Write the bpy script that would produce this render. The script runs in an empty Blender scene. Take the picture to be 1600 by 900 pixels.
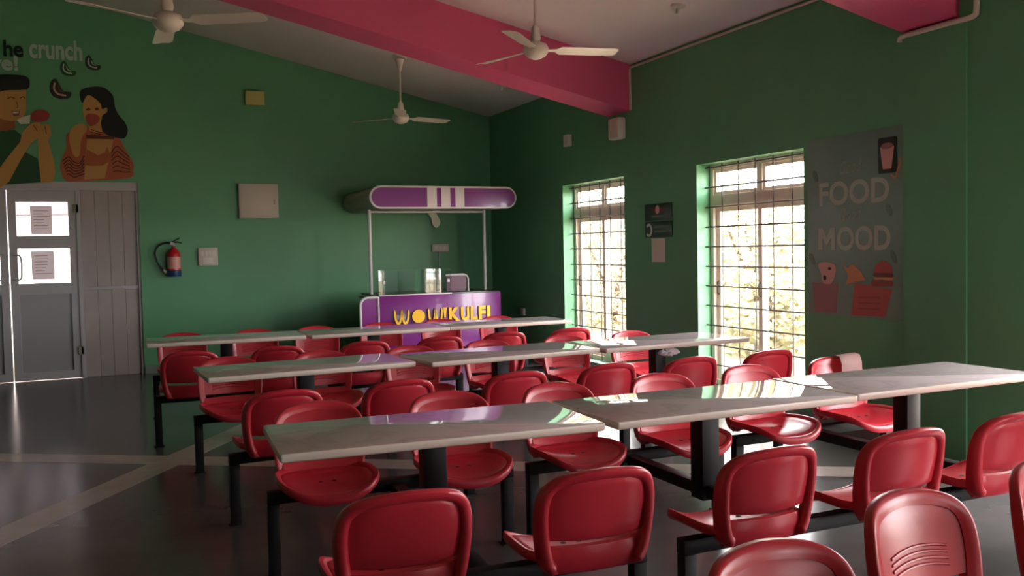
import bpy, bmesh, math, random
from mathutils import Vector, Matrix

# ------------------------------------------------------------------ camera, world, exposure
sc = bpy.context.scene
COL = sc.collection
YAW, PITCH, ROLL, EYE, FOCAL_PX = 0.417325, 0.042753, -0.020684, 1.4369, 1415.08
cam_data = bpy.data.cameras.new('camera')
cam_data.sensor_width = 36.0
cam_data.lens = FOCAL_PX / 1600.0 * 36.0
cam_data.clip_start = 0.05
cam = bpy.data.objects.new('camera', cam_data)
COL.objects.link(cam)
_f = Vector((math.sin(YAW) * math.cos(PITCH), math.cos(YAW) * math.cos(PITCH), -math.sin(PITCH)))
_r = Vector((math.cos(YAW), -math.sin(YAW), 0))
_u = _r.cross(_f)
_r2 = _r * math.cos(ROLL) + _u * math.sin(ROLL)
_u2 = _u * math.cos(ROLL) - _r * math.sin(ROLL)
cam.matrix_world = Matrix(((_r2.x, _u2.x, -_f.x, 0), (_r2.y, _u2.y, -_f.y, 0), (_r2.z, _u2.z, -_f.z, EYE), (0, 0, 0, 1)))
sc.camera = cam

sc.view_settings.view_transform = 'Standard'
sc.view_settings.look = 'None'
sc.view_settings.gamma = 1.0
sc.view_settings.use_curve_mapping = False
sc.view_settings.exposure = 0.92

SKY_STRENGTH = 18.0
world = bpy.data.worlds.new('overcast_sky')
sc.world = world
world.use_nodes = True
_bg = world.node_tree.nodes['Background']
_bg.inputs['Color'].default_value = (1.0, 0.94, 0.965, 1)
_bg.inputs['Strength'].default_value = SKY_STRENGTH

# ------------------------------------------------------------------ room dimensions (metres)
XW, YB = 5.011, 11.986            # inner faces of the window wall and of the back wall
XL, YR = -4.5, -3.5               # unseen left wall and rear wall
ZE, SLOPE, XRIDGE = 3.325, 0.22, -1.0
TW = 0.23                         # wall thickness
def ceil_z(x):
    return ZE + SLOPE * (XW - x) if x >= XRIDGE else ZE + SLOPE * (XW - XRIDGE) - SLOPE * (XRIDGE - x)
WINDOWS = [(8.32, 9.74), (5.60, 7.02), (2.20, 3.62), (-0.55, 0.87)]   # spans in y
REAR_WINDOWS = [(3.35, 4.77)]                          # behind the camera, spans in x
WZ0, WZ1 = 0.13, 2.183
DOOR_X0, DOOR_X1, DOOR_Z = -2.50, 0.348, 2.346

# light portals: only tell the renderer where the daylight comes in
def portal(loc, rot, sx, sy):
    d = bpy.data.lights.new('daylight_portal', 'AREA')
    d.shape = 'RECTANGLE'; d.size = sx; d.size_y = sy
    d.cycles.is_portal = True
    o = bpy.data.objects.new('daylight_portal', d); COL.objects.link(o)
    o.location = loc; o.rotation_euler = rot
for (a, b) in WINDOWS:
    portal((XW + TW + 0.01, (a + b) / 2, (WZ0 + WZ1) / 2), (0, math.radians(90), 0), WZ1 - WZ0, b - a)
for (a, b) in REAR_WINDOWS:
    portal(((a + b) / 2, YR - TW - 0.01, (WZ0 + WZ1) / 2), (math.radians(90), 0, 0), b - a, WZ1 - WZ0)
portal((-1.07, YB + TW + 0.02, 1.6), (math.radians(-90), 0, 0), 1.5, 1.1)

# ------------------------------------------------------------------ materials
def lin(c):
    return tuple(((v / 255) / 12.92 if v / 255 <= 0.04045 else ((v / 255 + 0.055) / 1.055) ** 2.4) for v in c)
MATS = {}
def mat(name, rgb, rough=0.5, metal=0.0, spec=0.5, noise=None, bump=None, coat=0.0, rgb2=None):
    """noise=(scale, amount): gentle colour variation; bump=(scale, strength)."""
    m = bpy.data.materials.new(name); m.use_nodes = True
    nt = m.node_tree; b = nt.nodes['Principled BSDF']
    c = lin(rgb)
    b.inputs['Base Color'].default_value = (*c, 1)
    b.inputs['Roughness'].default_value = rough
    b.inputs['Metallic'].default_value = metal
    b.inputs['Specular IOR Level'].default_value = spec
    b.inputs['Coat Weight'].default_value = coat
    if coat: b.inputs['Coat Roughness'].default_value = 0.06
    if noise or bump:
        tc = nt.nodes.new('ShaderNodeTexCoord')
    if noise:
        n = nt.nodes.new('ShaderNodeTexNoise'); n.inputs['Scale'].default_value = noise[0]; n.inputs['Detail'].default_value = 5
        nt.links.new(tc.outputs['Object'], n.inputs['Vector'])
        r = nt.nodes.new('ShaderNodeValToRGB')
        k = noise[1]
        lo = lin(rgb2) if rgb2 else tuple(v * (1 - k) for v in c)
        hi = tuple(min(1, v * (1 + k)) for v in c)
        r.color_ramp.elements[0].position = 0.3; r.color_ramp.elements[0].color = (*lo, 1)
        r.color_ramp.elements[1].position = 0.7; r.color_ramp.elements[1].color = (*hi, 1)
        nt.links.new(n.outputs['Fac'], r.inputs['Fac'])
        nt.links.new(r.outputs['Color'], b.inputs['Base Color'])
    if bump:
        n2 = nt.nodes.new('ShaderNodeTexNoise'); n2.inputs['Scale'].default_value = bump[0]; n2.inputs['Detail'].default_value = 4
        nt.links.new(tc.outputs['Object'], n2.inputs['Vector'])
        bp = nt.nodes.new('ShaderNodeBump'); bp.inputs['Strength'].default_value = bump[1]; bp.inputs['Distance'].default_value = 0.01
        nt.links.new(n2.outputs['Fac'], bp.inputs['Height'])
        nt.links.new(bp.outputs['Normal'], b.inputs['Normal'])
    MATS[name] = m
    return m
def glass_mat(name, tint=(0.95, 0.97, 0.96), ior=1.5):
    m = bpy.data.materials.new(name); m.use_nodes = True
    nt = m.node_tree; nt.nodes.clear()
    out = nt.nodes.new('ShaderNodeOutputMaterial')
    tr = nt.nodes.new('ShaderNodeBsdfTransparent'); tr.inputs['Color'].default_value = (*tint, 1)
    gl = nt.nodes.new('ShaderNodeBsdfGlossy'); gl.inputs['Roughness'].default_value = 0.02
    lw = nt.nodes.new('ShaderNodeLayerWeight'); lw.inputs['Blend'].default_value = 0.5     # Facing = 1 - |cos|
    pw = nt.nodes.new('ShaderNodeMath'); pw.operation = 'POWER'; pw.inputs[1].default_value = 5.0
    fr = nt.nodes.new('ShaderNodeMath'); fr.operation = 'MULTIPLY_ADD'
    f0 = ((ior - 1) / (ior + 1)) ** 2
    fr.inputs[1].default_value = 1 - f0; fr.inputs[2].default_value = f0
    nt.links.new(lw.outputs['Facing'], pw.inputs[0]); nt.links.new(pw.outputs[0], fr.inputs[0])
    mx = nt.nodes.new('ShaderNodeMixShader')
    nt.links.new(fr.outputs[0], mx.inputs['Fac']); nt.links.new(tr.outputs[0], mx.inputs[1])
    nt.links.new(gl.outputs[0], mx.inputs[2]); nt.links.new(mx.outputs[0], out.inputs['Surface'])
    MATS[name] = m
    return m
def marble(name, base, vein, rough):
    m = mat(name, base, rough, spec=0.6)
    nt = m.node_tree; b = nt.nodes['Principled BSDF']
    tc = nt.nodes.new('ShaderNodeTexCoord')
    n = nt.nodes.new('ShaderNodeTexNoise'); n.inputs['Scale'].default_value = 1.6; n.inputs['Detail'].default_value = 7; n.inputs['Distortion'].default_value = 1.6
    r = nt.nodes.new('ShaderNodeValToRGB'); e = r.color_ramp.elements
    e[0].position = 0.46; e[0].color = (*lin(base), 1)
    e[1].position = 0.54; e[1].color = (*lin(base), 1)
    x = e.new(0.50); x.color = (*lin(vein), 1)
    nt.links.new(tc.outputs['Object'], n.inputs['Vector']); nt.links.new(n.outputs['Fac'], r.inputs['Fac'])
    nt.links.new(r.outputs['Color'], b.inputs['Base Color'])
    return m

mat('wall_green', (96, 158, 116), 0.42, spec=0.4, noise=(1.3, 0.06), bump=(9, 0.05))
mat('ceiling_white', (226, 211, 214), 0.75, noise=(0.8, 0.03))
mat('beam_pink', (216, 86, 128), 0.5, noise=(1.5, 0.05))
mat('floor_stone', (88, 84, 84), 0.2, spec=0.32, noise=(5, 0.08))
mat('floor_pale', (172, 158, 150), 0.25, noise=(7, 0.06))
mat('skirting', (120, 128, 120), 0.4, noise=(12, 0.15))
marble('table_stone', (226, 212, 214), (212, 198, 200), 0.04)
mat('table_edge', (214, 198, 186), 0.35)
mat('seat_red', (188, 42, 56), 0.32, spec=0.5, noise=(3, 0.05), bump=(60, 0.02))
mat('steel_black', (22, 19, 22), 0.5, spec=0.3, noise=(20, 0.2))
mat('dark_hole', (30, 8, 10), 0.8)
mat('white_paint', (222, 214, 206), 0.35)
mat('fan_white', (224, 212, 202), 0.3)
mat('frame_cream', (250, 234, 222), 0.4)
mat('grille_iron', (92, 84, 80), 0.5)
mat('aluminium', (176, 172, 176), 0.45, spec=0.5)
mat('door_panel', (160, 156, 162), 0.5, noise=(2, 0.03))
mat('side_board', (166, 156, 154), 0.55, noise=(3, 0.05))
mat('paper', (226, 220, 226), 0.8)
def translucent(name, amount):
    nt = MATS[name].node_tree; b = nt.nodes['Principled BSDF']; out = nt.nodes['Material Output']
    t = nt.nodes.new('ShaderNodeBsdfTranslucent'); t.inputs['Color'].default_value = b.inputs['Base Color'].default_value
    m = nt.nodes.new('ShaderNodeMixShader'); m.inputs['Fac'].default_value = amount
    nt.links.new(b.outputs[0], m.inputs[1]); nt.links.new(t.outputs[0], m.inputs[2]); nt.links.new(m.outputs[0], out.inputs['Surface'])
translucent('paper', 0.35)
mat('paper_cream', (196, 164, 160), 0.8)
mat('paper_print', (150, 146, 156), 0.8)
mat('purple', (126, 28, 128), 0.28, coat=0.3)
mat('purple_dark', (92, 24, 72), 0.35)
mat('gold', (240, 182, 40), 0.35, metal=0.25)
mat('letter_side', (60, 30, 20), 0.5)
mat('tube_white', (226, 216, 220), 0.3)
mat('canopy_grey', (150, 146, 130), 0.6)
mat('counter_top', (30, 30, 28), 0.3)
mat('ext_red', (190, 28, 30), 0.25)
mat('ext_label', (220, 150, 140), 0.4)
mat('ext_blue', (24, 60, 110), 0.4)
mat('rubber', (18, 18, 18), 0.5)
mat('cream_plastic', (214, 200, 190), 0.4)
mat('yellow_box', (206, 196, 120), 0.45)
mat('sign_dark', (30, 54, 42), 0.35)
mat('sign_mid', (90, 110, 96), 0.4)
mat('sign_light', (196, 200, 186), 0.5)
mat('poster_grey', (110, 136, 124), 0.3, noise=(2, 0.1))
mat('poster_letter', (174, 180, 170), 0.5)
mat('poster_script', (140, 152, 134), 0.5)
mat('poster_red', (176, 74, 64), 0.4)
mat('poster_deepred', (146, 62, 52), 0.4)
mat('poster_pink', (148, 100, 100), 0.4)
mat('poster_orange', (204, 128, 84), 0.4)
mat('poster_brown', (110, 52, 32), 0.4)
mat('poster_black', (24, 22, 22), 0.4)
mat('poster_cup', (206, 150, 140), 0.4)
mat('mural_skin', (186, 138, 74), 0.6)
mat('mural_skin_dark', (150, 96, 48), 0.6)
mat('mural_hair', (14, 18, 20), 0.6)
mat('mural_shirt', (28, 78, 40), 0.6)
mat('mural_line', (92, 36, 20), 0.6)
mat('mural_orange', (170, 88, 52), 0.6)
mat('mural_redbrown', (150, 58, 50), 0.6)
mat('mural_white', (206, 206, 196), 0.6)
mat('mural_lip', (120, 60, 40), 0.6)
mat('mural_black', (16, 24, 20), 0.6)
mat('mural_letter', (176, 196, 182), 0.5)
mat('chip_brown', (120, 56, 44), 0.6)
mat('chip_dark', (44, 50, 40), 0.6)
mat('leaf_a', (134, 148, 104), 0.6, noise=(1.5, 0.4))
mat('leaf_b', (160, 152, 116), 0.6, noise=(1.5, 0.4))
mat('bark', (110, 92, 76), 0.8)
mat('earth', (168, 146, 118), 0.9, noise=(0.6, 0.2))
mat('outer_wall', (222, 214, 206), 0.8, noise=(0.5, 0.08))
mat('outer_band', (74, 68, 76), 0.8)
glass_mat('window_glass')
glass_mat('screen_glass', (0.90, 0.95, 0.93), 1.6)

# ------------------------------------------------------------------ mesh helpers
def new_bm(): return bmesh.new()
def bm_box(bm, x0, x1, y0, y1, z0, z1):
    v = [bm.verts.new(p) for p in ((x0, y0, z0), (x1, y0, z0), (x1, y1, z0), (x0, y1, z0), (x0, y0, z1), (x1, y0, z1), (x1, y1, z1), (x0, y1, z1))]
    for q in ((0, 3, 2, 1), (4, 5, 6, 7), (0, 1, 5, 4), (1, 2, 6, 5), (2, 3, 7, 6), (3, 0, 4, 7)):
        bm.faces.new([v[i] for i in q])
    return bm
def bm_prism(bm, pts, axis, a, b):
    """extrude a 2-D polygon along an axis from a to b. pts are (x,z) for 'y', (y,z) for 'x', (x,y) for 'z'."""
    def P(p, t):
        return (p[0], t, p[1]) if axis == 'y' else ((t, p[0], p[1]) if axis == 'x' else (p[0], p[1], t))
    v0 = [bm.verts.new(P(p, a)) for p in pts]; v1 = [bm.verts.new(P(p, b)) for p in pts]
    n = len(pts)
    bm.faces.new(v0); bm.faces.new(list(reversed(v1)))
    for i in range(n):
        bm.faces.new((v0[i], v1[i], v1[(i + 1) % n], v0[(i + 1) % n]))
    return bm
def bm_tube(bm, path, r, seg=10, cap=True, radii=None):
    path = [Vector(p) for p in path]; rings = []
    ref = None
    for i, p in enumerate(path):
        t = (path[min(i + 1, len(path) - 1)] - path[max(i - 1, 0)]).normalized()
        if ref is None:
            ref = t.orthogonal().normalized()
        ref = (ref - t * ref.dot(t)).normalized()
        s = t.cross(ref)
        rr = radii[i] if radii else r
        rings.append([bm.verts.new(p + ref * (rr * math.cos(2 * math.pi * k / seg)) + s * (rr * math.sin(2 * math.pi * k / seg))) for k in range(seg)])
    for a, b in zip(rings, rings[1:]):
        for k in range(seg):
            bm.faces.new((a[k], a[(k + 1) % seg], b[(k + 1) % seg], b[k]))
    if cap:
        bm.faces.new(list(reversed(rings[0]))); bm.faces.new(rings[-1])
    return bm
def bm_lathe(bm, prof, seg=20, c=(0, 0, 0)):
    rings = []
    for (r, z) in prof:
        if r < 1e-6:
            rings.append([bm.verts.new((c[0], c[1], c[2] + z))])
        else:
            rings.append([bm.verts.new((c[0] + r * math.cos(2 * math.pi * k / seg), c[1] + r * math.sin(2 * math.pi * k / seg), c[2] + z)) for k in range(seg)])
    for a, b in zip(rings, rings[1:]):
        for k in range(seg):
            k2 = (k + 1) % seg
            if len(a) == 1 and len(b) == 1: continue
            if len(a) == 1: bm.faces.new((a[0], b[k2], b[k]))
            elif len(b) == 1: bm.faces.new((a[k], a[k2], b[0]))
            else: bm.faces.new((a[k], a[k2], b[k2], b[k]))
    return bm
def arc(cx, cy, r, a0, a1, n):
    return [(cx + r * math.cos(math.radians(a0 + (a1 - a0) * i / n)), cy + r * math.sin(math.radians(a0 + (a1 - a0) * i / n))) for i in range(n + 1)]
def round_rect(x0, x1, y0, y1, r, n=5):
    return arc(x1 - r, y1 - r, r, 0, 90, n) + arc(x0 + r, y1 - r, r, 90, 180, n) + arc(x0 + r, y0 + r, r, 180, 270, n) + arc(x1 - r, y0 + r, r, 270, 360, n)
def ellipse(cx, cy, rx, ry, n=20, rot=0):
    c, s = math.cos(math.radians(rot)), math.sin(math.radians(rot)); o = []
    for i in range(n):
        a = 2 * math.pi * i / n; x, y = rx * math.cos(a), ry * math.sin(a)
        o.append((cx + x * c - y * s, cy + x * s + y * c))
    return o
def smooth_closed(pts, n=4):
    """Catmull-Rom through a closed list of 2-D points."""
    o = []; m = len(pts)
    for i in range(m):
        p0, p1, p2, p3 = pts[i - 1], pts[i], pts[(i + 1) % m], pts[(i + 2) % m]
        for k in range(n):
            t = k / n
            o.append(tuple(0.5 * (2 * p1[j] + (p2[j] - p0[j]) * t + (2 * p0[j] - 5 * p1[j] + 4 * p2[j] - p3[j]) * t * t + (3 * p1[j] - p0[j] - 3 * p2[j] + p3[j]) * t ** 3) for j in (0, 1)))
    return o
def smooth_open(pts, n=6):
    o = []
    for i in range(len(pts) - 1):
        p0, p1, p2, p3 = pts[max(i - 1, 0)], pts[i], pts[i + 1], pts[min(i + 2, len(pts) - 1)]
        for k in range(n):
            t = k / n
            o.append(tuple(0.5 * (2 * p1[j] + (p2[j] - p0[j]) * t + (2 * p0[j] - 5 * p1[j] + 4 * p2[j] - p3[j]) * t * t + (3 * p1[j] - p0[j] - 3 * p2[j] + p3[j]) * t ** 3) for j in range(len(p1))))
    o.append(tuple(pts[-1]))
    return o
def stroke(pts, w):
    """outline of a 2-D line of width w."""
    L, R = [], []
    for i, p in enumerate(pts):
        a, b = pts[max(i - 1, 0)], pts[min(i + 1, len(pts) - 1)]
        dx, dy = b[0] - a[0], b[1] - a[1]; l = math.hypot(dx, dy) or 1
        ww = w[i] if isinstance(w, (list, tuple)) else w
        L.append((p[0] - dy / l * ww / 2, p[1] + dx / l * ww / 2)); R.append((p[0] + dy / l * ww / 2, p[1] - dx / l * ww / 2))
    return L + list(reversed(R))
def obj(name, bm, material, parent=None, smooth=True, loc=None, rot=None, angle=40):
    bmesh.ops.recalc_face_normals(bm, faces=bm.faces)
    me = bpy.data.meshes.new(name); bm.to_mesh(me); bm.free()
    mats = material if isinstance(material, (list, tuple)) else [material]
    for mm in mats: me.materials.append(MATS[mm])
    if smooth:
        me.shade_smooth(); me.set_sharp_from_angle(angle=math.radians(angle))
    o = bpy.data.objects.new(name, me); COL.objects.link(o)
    if parent: o.parent = parent
    if loc is not None: o.location = loc
    if rot is not None: o.rotation_euler = rot
    return o
def box(name, dims, material, parent=None, bevel=0.0, seg=2):
    bm = bm_box(new_bm(), *dims)
    if bevel: bmesh.ops.bevel(bm, geom=list(bm.edges), offset=bevel, segments=seg, affect='EDGES', profile=0.5)
    return obj(name, bm, material, parent)
def thing(name, label, cat, loc=(0, 0, 0), rz=0.0, group=None):
    o = bpy.data.objects.new(name, None); COL.objects.link(o)
    o.empty_display_size = 0.1
    o.location = loc; o.rotation_euler = (0, 0, rz)
    return tag(o, label, cat, group)
def tag(o, label, cat, group=None):
    o['label'] = label; o['category'] = cat
    if group: o['group'] = group
    return o
def struct(o, label=None):
    o['kind'] = 'structure'
    if label: o['label'] = label
    return o
def copy_tree(o, parent=None):
    c = o.copy(); COL.objects.link(c); c.parent = parent
    for ch in list(o.children):
        copy_tree(ch, c)
    return c
def text_mesh(body, size, depth, offset=0.0, shear=0.0, spacing=1.0):
    """a text as a mesh lying in x (right) / y (up), extruded along +-z."""
    cu = bpy.data.curves.new('lettering', 'FONT'); cu.body = body; cu.size = size; cu.extrude = depth; cu.offset = offset; cu.shear = shear
    cu.space_character = spacing; cu.resolution_u = 4
    t = bpy.data.objects.new('lettering', cu); COL.objects.link(t)
    dg = bpy.context.evaluated_depsgraph_get(); dg.update()
    me = bpy.data.meshes.new_from_object(t.evaluated_get(dg))
    bpy.data.objects.remove(t); bpy.data.curves.remove(cu)
    return me
def text_obj(name, body, material, parent, width, height, origin, facing, depth=0.004, offset=0.0, shear=0.0, tilt=0.0):
    """fit lettering into width x height; origin = lower-left corner; facing 'back' (read on the back wall) or 'right' (read on the window wall)."""
    me = text_mesh(body, 1.0, 0.5, offset, shear)
    xs = [v.co.x for v in me.vertices]; ys = [v.co.y for v in me.vertices]
    sx, sy = width / (max(xs) - min(xs)), height / (max(ys) - min(ys))
    x0, y0 = min(xs), min(ys); ct, st = math.cos(tilt), math.sin(tilt)
    for v in me.vertices:
        a, b = (v.co.x - x0) * sx, (v.co.y - y0) * sy
        a, b = a * ct - b * st, a * st + b * ct
        d = -v.co.z * 2 * depth / 2
        v.co = (a, d, b) if facing == 'back' else (d, -a, b)
    me.materials.clear(); me.materials.append(MATS[material])
    me.name = name
    o = bpy.data.objects.new(name, me); COL.objects.link(o); o.location = origin
    if parent: o.parent = parent
    return o

# ------------------------------------------------------------------ the room
fl = struct(box('floor', (XL - 0.3, XW + TW, YR - 0.3, YB + TW, -0.25, 0.0), 'floor_stone'), 'dark polished stone floor with pale diagonal bands')
def floor_band(p, q, w):
    (x0, y0), (x1, y1) = p, q
    return obj('pale_stone_band', bm_prism(new_bm(), stroke([p, q], w), 'z', -0.02, 0.0012), 'floor_pale', fl, smooth=False)
# two bands crossing at about a right angle; the second is cut where the first runs through
_h0 = Vector((-0.78, 7.50)); _hd = (Vector((4.05, 4.38)) - _h0).normalized()
_d0 = Vector((-0.57, 5.33)); _dd = Vector((-_hd.y, _hd.x))
_t = (_d0 - _h0).dot(_hd); _x = _h0 + _hd * _t                  # crossing point
floor_band(tuple(_h0 - _hd * 4.5), tuple(_h0 + _hd * 6.75), 0.25)
floor_band(tuple(_x - _dd * 6.0), tuple(_x - _dd * 0.126), 0.23)
floor_band(tuple(_x + _dd * 0.126), tuple(_x + _dd * 4.2), 0.23)

# ceiling slabs (two slopes) and the pink beams under them
bm = bm_prism(new_bm(), [(XW + TW, ceil_z(XW) - SLOPE * TW), (XW + TW, ceil_z(XW) + 0.2), (XRIDGE, ceil_z(XRIDGE) + 0.2), (XL - 0.3, ceil_z(XL - 0.3) + 0.2), (XL - 0.3, ceil_z(XL - 0.3)), (XRIDGE, ceil_z(XRIDGE))], 'y', YR - 0.3, YB + TW)
struct(obj('ceiling', bm, 'ceiling_white', smooth=False), 'off-white sloping ceiling')
for n, (y0, y1) in enumerate(((8.158, 8.62), (4.17, 4.61))):
    d = 0.475
    bm = bm_prism(new_bm(), [(XW + 0.005, ceil_z(XW) - d), (XW + 0.005, ceil_z(XW) + 0.01), (XRIDGE, ceil_z(XRIDGE) + 0.01), (XL, ceil_z(XL) + 0.01), (XL, ceil_z(XL) - d), (XRIDGE, ceil_z(XRIDGE) - d)], 'y', y0, y1)
    struct(obj('trim_%d' % (n + 1), bm, 'beam_pink', smooth=False), ['pink sloping roof beam crossing behind the hub of the nearer fan', 'pink roof beam end at the top right above the pilaster'][n])

# window wall
bm = new_bm()
ztop = ZE + 0.05
edges = sorted([e for w in WINDOWS for e in w])
ys = [YR - 0.3] + edges + [YB + TW]
for i in range(0, len(ys), 2):
    bm_box(bm, XW, XW + TW, ys[i], ys[i + 1], 0, ztop)
for (a, b) in WINDOWS:
    bm_box(bm, XW, XW + TW, a, b, 0, WZ0)
    bm_box(bm, XW, XW + TW, a, b, WZ1, ztop)
wr = struct(obj('wall_right', bm, 'wall_green', smooth=False), 'green painted wall with the tall grilled windows')
struct(box('trim_3', (XW - 0.015, XW + 0.01, 4.11, 4.61, 0, ceil_z(XW) - 0.475), 'wall_green'), 'shallow green pilaster below the roof beam end')

# back wall with the door opening
bm = new_bm()
bm_prism(bm, [(DOOR_X1, 0), (XW + TW, 0), (XW + TW, ceil_z(XW) - 0.02), (DOOR_X1, ceil_z(DOOR_X1) + 0.05)], 'y', YB, YB + TW)
bm_prism(bm, [(DOOR_X0, DOOR_Z), (DOOR_X1, DOOR_Z), (DOOR_X1, ceil_z(DOOR_X1) + 0.05), (XRIDGE, ceil_z(XRIDGE) + 0.05), (DOOR_X0, ceil_z(DOOR_X0) + 0.05)], 'y', YB, YB + TW)
bm_prism(bm, [(XL - 0.3, 0), (DOOR_X0, 0), (DOOR_X0, ceil_z(DOOR_X0) + 0.05), (XL - 0.3, ceil_z(XL) + 0.05)], 'y', YB, YB + TW)
struct(obj('wall_back', bm, 'wall_green', smooth=False), 'green painted end wall with mural and door')
struct(box('wall_left', (XL - 0.3, XL, YR - 0.3, YB + TW, 0, ceil_z(XL) + 0.05), 'wall_green'))
bm = new_bm()
xs = [XL - 0.3] + [e for w in REAR_WINDOWS for e in w] + [XW + TW]
for i in range(0, len(xs), 2):
    xm = [x for x in (XRIDGE,) if xs[i] < x < xs[i + 1]]
    bm_prism(bm, [(xs[i], 0), (xs[i + 1], 0), (xs[i + 1], ceil_z(xs[i + 1]) + 0.03)] + [(x, ceil_z(x) + 0.03) for x in xm] + [(xs[i], ceil_z(xs[i]) + 0.03)], 'y', YR - TW, YR)
for (a, b) in REAR_WINDOWS:
    bm_box(bm, a, b, YR - TW, YR, 0, WZ0)
    bm_prism(bm, [(a, WZ1), (b, WZ1), (b, ceil_z(b) + 0.03), (a, ceil_z(a) + 0.03)], 'y', YR - TW, YR)
struct(obj('wall_rear', bm, 'wall_green', smooth=False))
struct(box('baseboard_back', (DOOR_X1 + 0.01, XW, YB - 0.012, YB + 0.01, 0, 0.10), 'skirting'), 'narrow grey skirting along the end wall')
struct(box('baseboard_right', (XW - 0.012, XW + 0.01, 4.62, YB - 0.012, 0, 0.10), 'skirting'), 'narrow grey skirting below the windows')

# windows
def make_window(n, a, b, label, rear=False):
    root = bpy.data.objects.new('window_%d' % n, None); COL.objects.link(root)
    root.location = (a, YR, 0) if rear else (XW, a, 0); struct(root, label)
    if rear: root.rotation_euler = (0, 0, math.radians(-90))
    w = b - a; X0, X1 = 0.15, 0.21; f = 0.05
    bm = new_bm()
    bm_box(bm, X0, X1, 0, f, WZ0, WZ1); bm_box(bm, X0, X1, w - f, w, WZ0, WZ1)
    bm_box(bm, X0, X1, f, w - f, WZ0, WZ0 + f); bm_box(bm, X0, X1, f, w - f, WZ1 - f, WZ1)
    obj('window_frame', bm, 'frame_cream', root, smooth=False)
    zt = 1.80
    box('transom', (X0 - 0.005, X1, f, w - f, zt, zt + 0.10), 'frame_cream', root, 0.004)
    box('mullion', (X0, X1, w / 2 - 0.03, w / 2 + 0.03, zt + 0.10, WZ1 - f), 'frame_cream', root)
    for (y0, y1) in ((f, w / 2 - 0.03), (w / 2 + 0.03, w - f)):
        s = new_bm(); t = 0.03
        bm_box(s, 0.165, 0.19, y0, y0 + t, zt + 0.10, WZ1 - f); bm_box(s, 0.165, 0.19, y1 - t, y1, zt + 0.10, WZ1 - f)
        bm_box(s, 0.165, 0.19, y0 + t, y1 - t, zt + 0.10, zt + 0.13); bm_box(s, 0.165, 0.19, y0 + t, y1 - t, WZ1 - f - t, WZ1 - f)
        so = obj('vent_sash', s, 'frame_cream', root, smooth=False)
        obj('pane', bm_box(new_bm(), 0.176, 0.180, y0 + t, y1 - t, zt + 0.13, WZ1 - f - t), 'window_glass', so, smooth=False)
    for k, (y0, y1, x0) in enumerate(((f, w / 2 + 0.035, 0.155), (w / 2 - 0.035, w - f, 0.183))):
        s = new_bm(); t = 0.055; x1 = x0 + 0.025; z0, z1 = WZ0 + f, zt
        bm_box(s, x0, x1, y0, y0 + t, z0, z1); bm_box(s, x0, x1, y1 - t, y1, z0, z1)
        bm_box(s, x0, x1, y0 + t, y1 - t, z0, z0 + t); bm_box(s, x0, x1, y0 + t, y1 - t, z1 - t, z1)
        so = obj('sliding_sash', s, 'frame_cream', root, smooth=False)
        obj('pane', bm_box(new_bm(), x0 + 0.011, x0 + 0.015, y0 + t, y1 - t, z0 + t, z1 - t), 'window_glass', so, smooth=False)
        hy = (y1 - 0.03) if k else (y1 - 0.028)
        obj('handle', bm_tube(new_bm(), [(x0 - 0.001, hy, 0.98), (x0 - 0.02, hy, 0.99), (x0 - 0.02, hy, 1.09), (x0 - 0.001, hy, 1.10)], 0.006, 6), 'steel_black', so)
    # iron grille just inside the frame
    xg = 0.10
    me_h = me_v = None
    zs = [2.152 - 0.1825 * i for i in range(12)]
    for z in zs:
        if z < WZ0 + 0.01: continue
        if me_h is None:
            o = obj('grille_bar', bm_tube(new_bm(), [(0, 0, 0), (0, w, 0)], 0.0075, 6), 'grille_iron', root); me_h = o.data
        else:
            o = bpy.data.objects.new('grille_bar', me_h); COL.objects.link(o); o.parent = root
        o.location = (xg, 0, z)
    for i in range(1, 6):
        y = w - 0.232 * i
        if me_v is None:
            o = obj('grille_bar', bm_tube(new_bm(), [(0, 0, WZ0), (0, 0, WZ1)], 0.006, 6), 'grille_iron', root); me_v = o.data
        else:
            o = bpy.data.objects.new('grille_bar', me_v); COL.objects.link(o); o.parent = root
        o.location = (xg + 0.0136, y, 0)
wl = ['farther tall grilled window beside the kiosk', 'nearer tall grilled window beside the food poster', 'tall grilled window beyond the pilaster', 'tall grilled window nearest the camera']
for n, (a, b) in enumerate(WINDOWS):
    make_window(n + 1, a, b, wl[n])
for n, (a, b) in enumerate(REAR_WINDOWS):
    make_window(len(WINDOWS) + n + 1, a, b, 'grilled window in the wall behind the camera', True)

# door set: two leaves of aluminium, a board-filled side bay
dr = bpy.data.objects.new('door_1', None); COL.objects.link(dr); dr.location = (0, YB, 0)
struct(dr, 'grey aluminium double door with glazed upper panels and boarded side bay')
FX, SX = -0.345, -1.07            # hinge post and meeting line of the leaves
bm = new_bm()
bm_box(bm, DOOR_X0, DOOR_X1, 0.02, 0.10, DOOR_Z - 0.10, DOOR_Z)
bm_box(bm, FX, FX + 0.05, 0.02, 0.10, 0, DOOR_Z - 0.10); bm_box(bm, 2 * SX - FX - 0.05, 2 * SX - FX, 0.02, 0.10, 0, DOOR_Z - 0.10)
bm_box(bm, DOOR_X1 - 0.03, DOOR_X1, 0.02, 0.10, 0, DOOR_Z - 0.10); bm_box(bm, DOOR_X0, DOOR_X0 + 0.03, 0.02, 0.10, 0, DOOR_Z - 0.10)
obj('door_frame', bm, 'aluminium', dr, smooth=False)
box('closer_rail', (-1.75, -0.42, 0.0, 0.03, 2.245, 2.275), 'aluminium', dr, 0.004)
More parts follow.
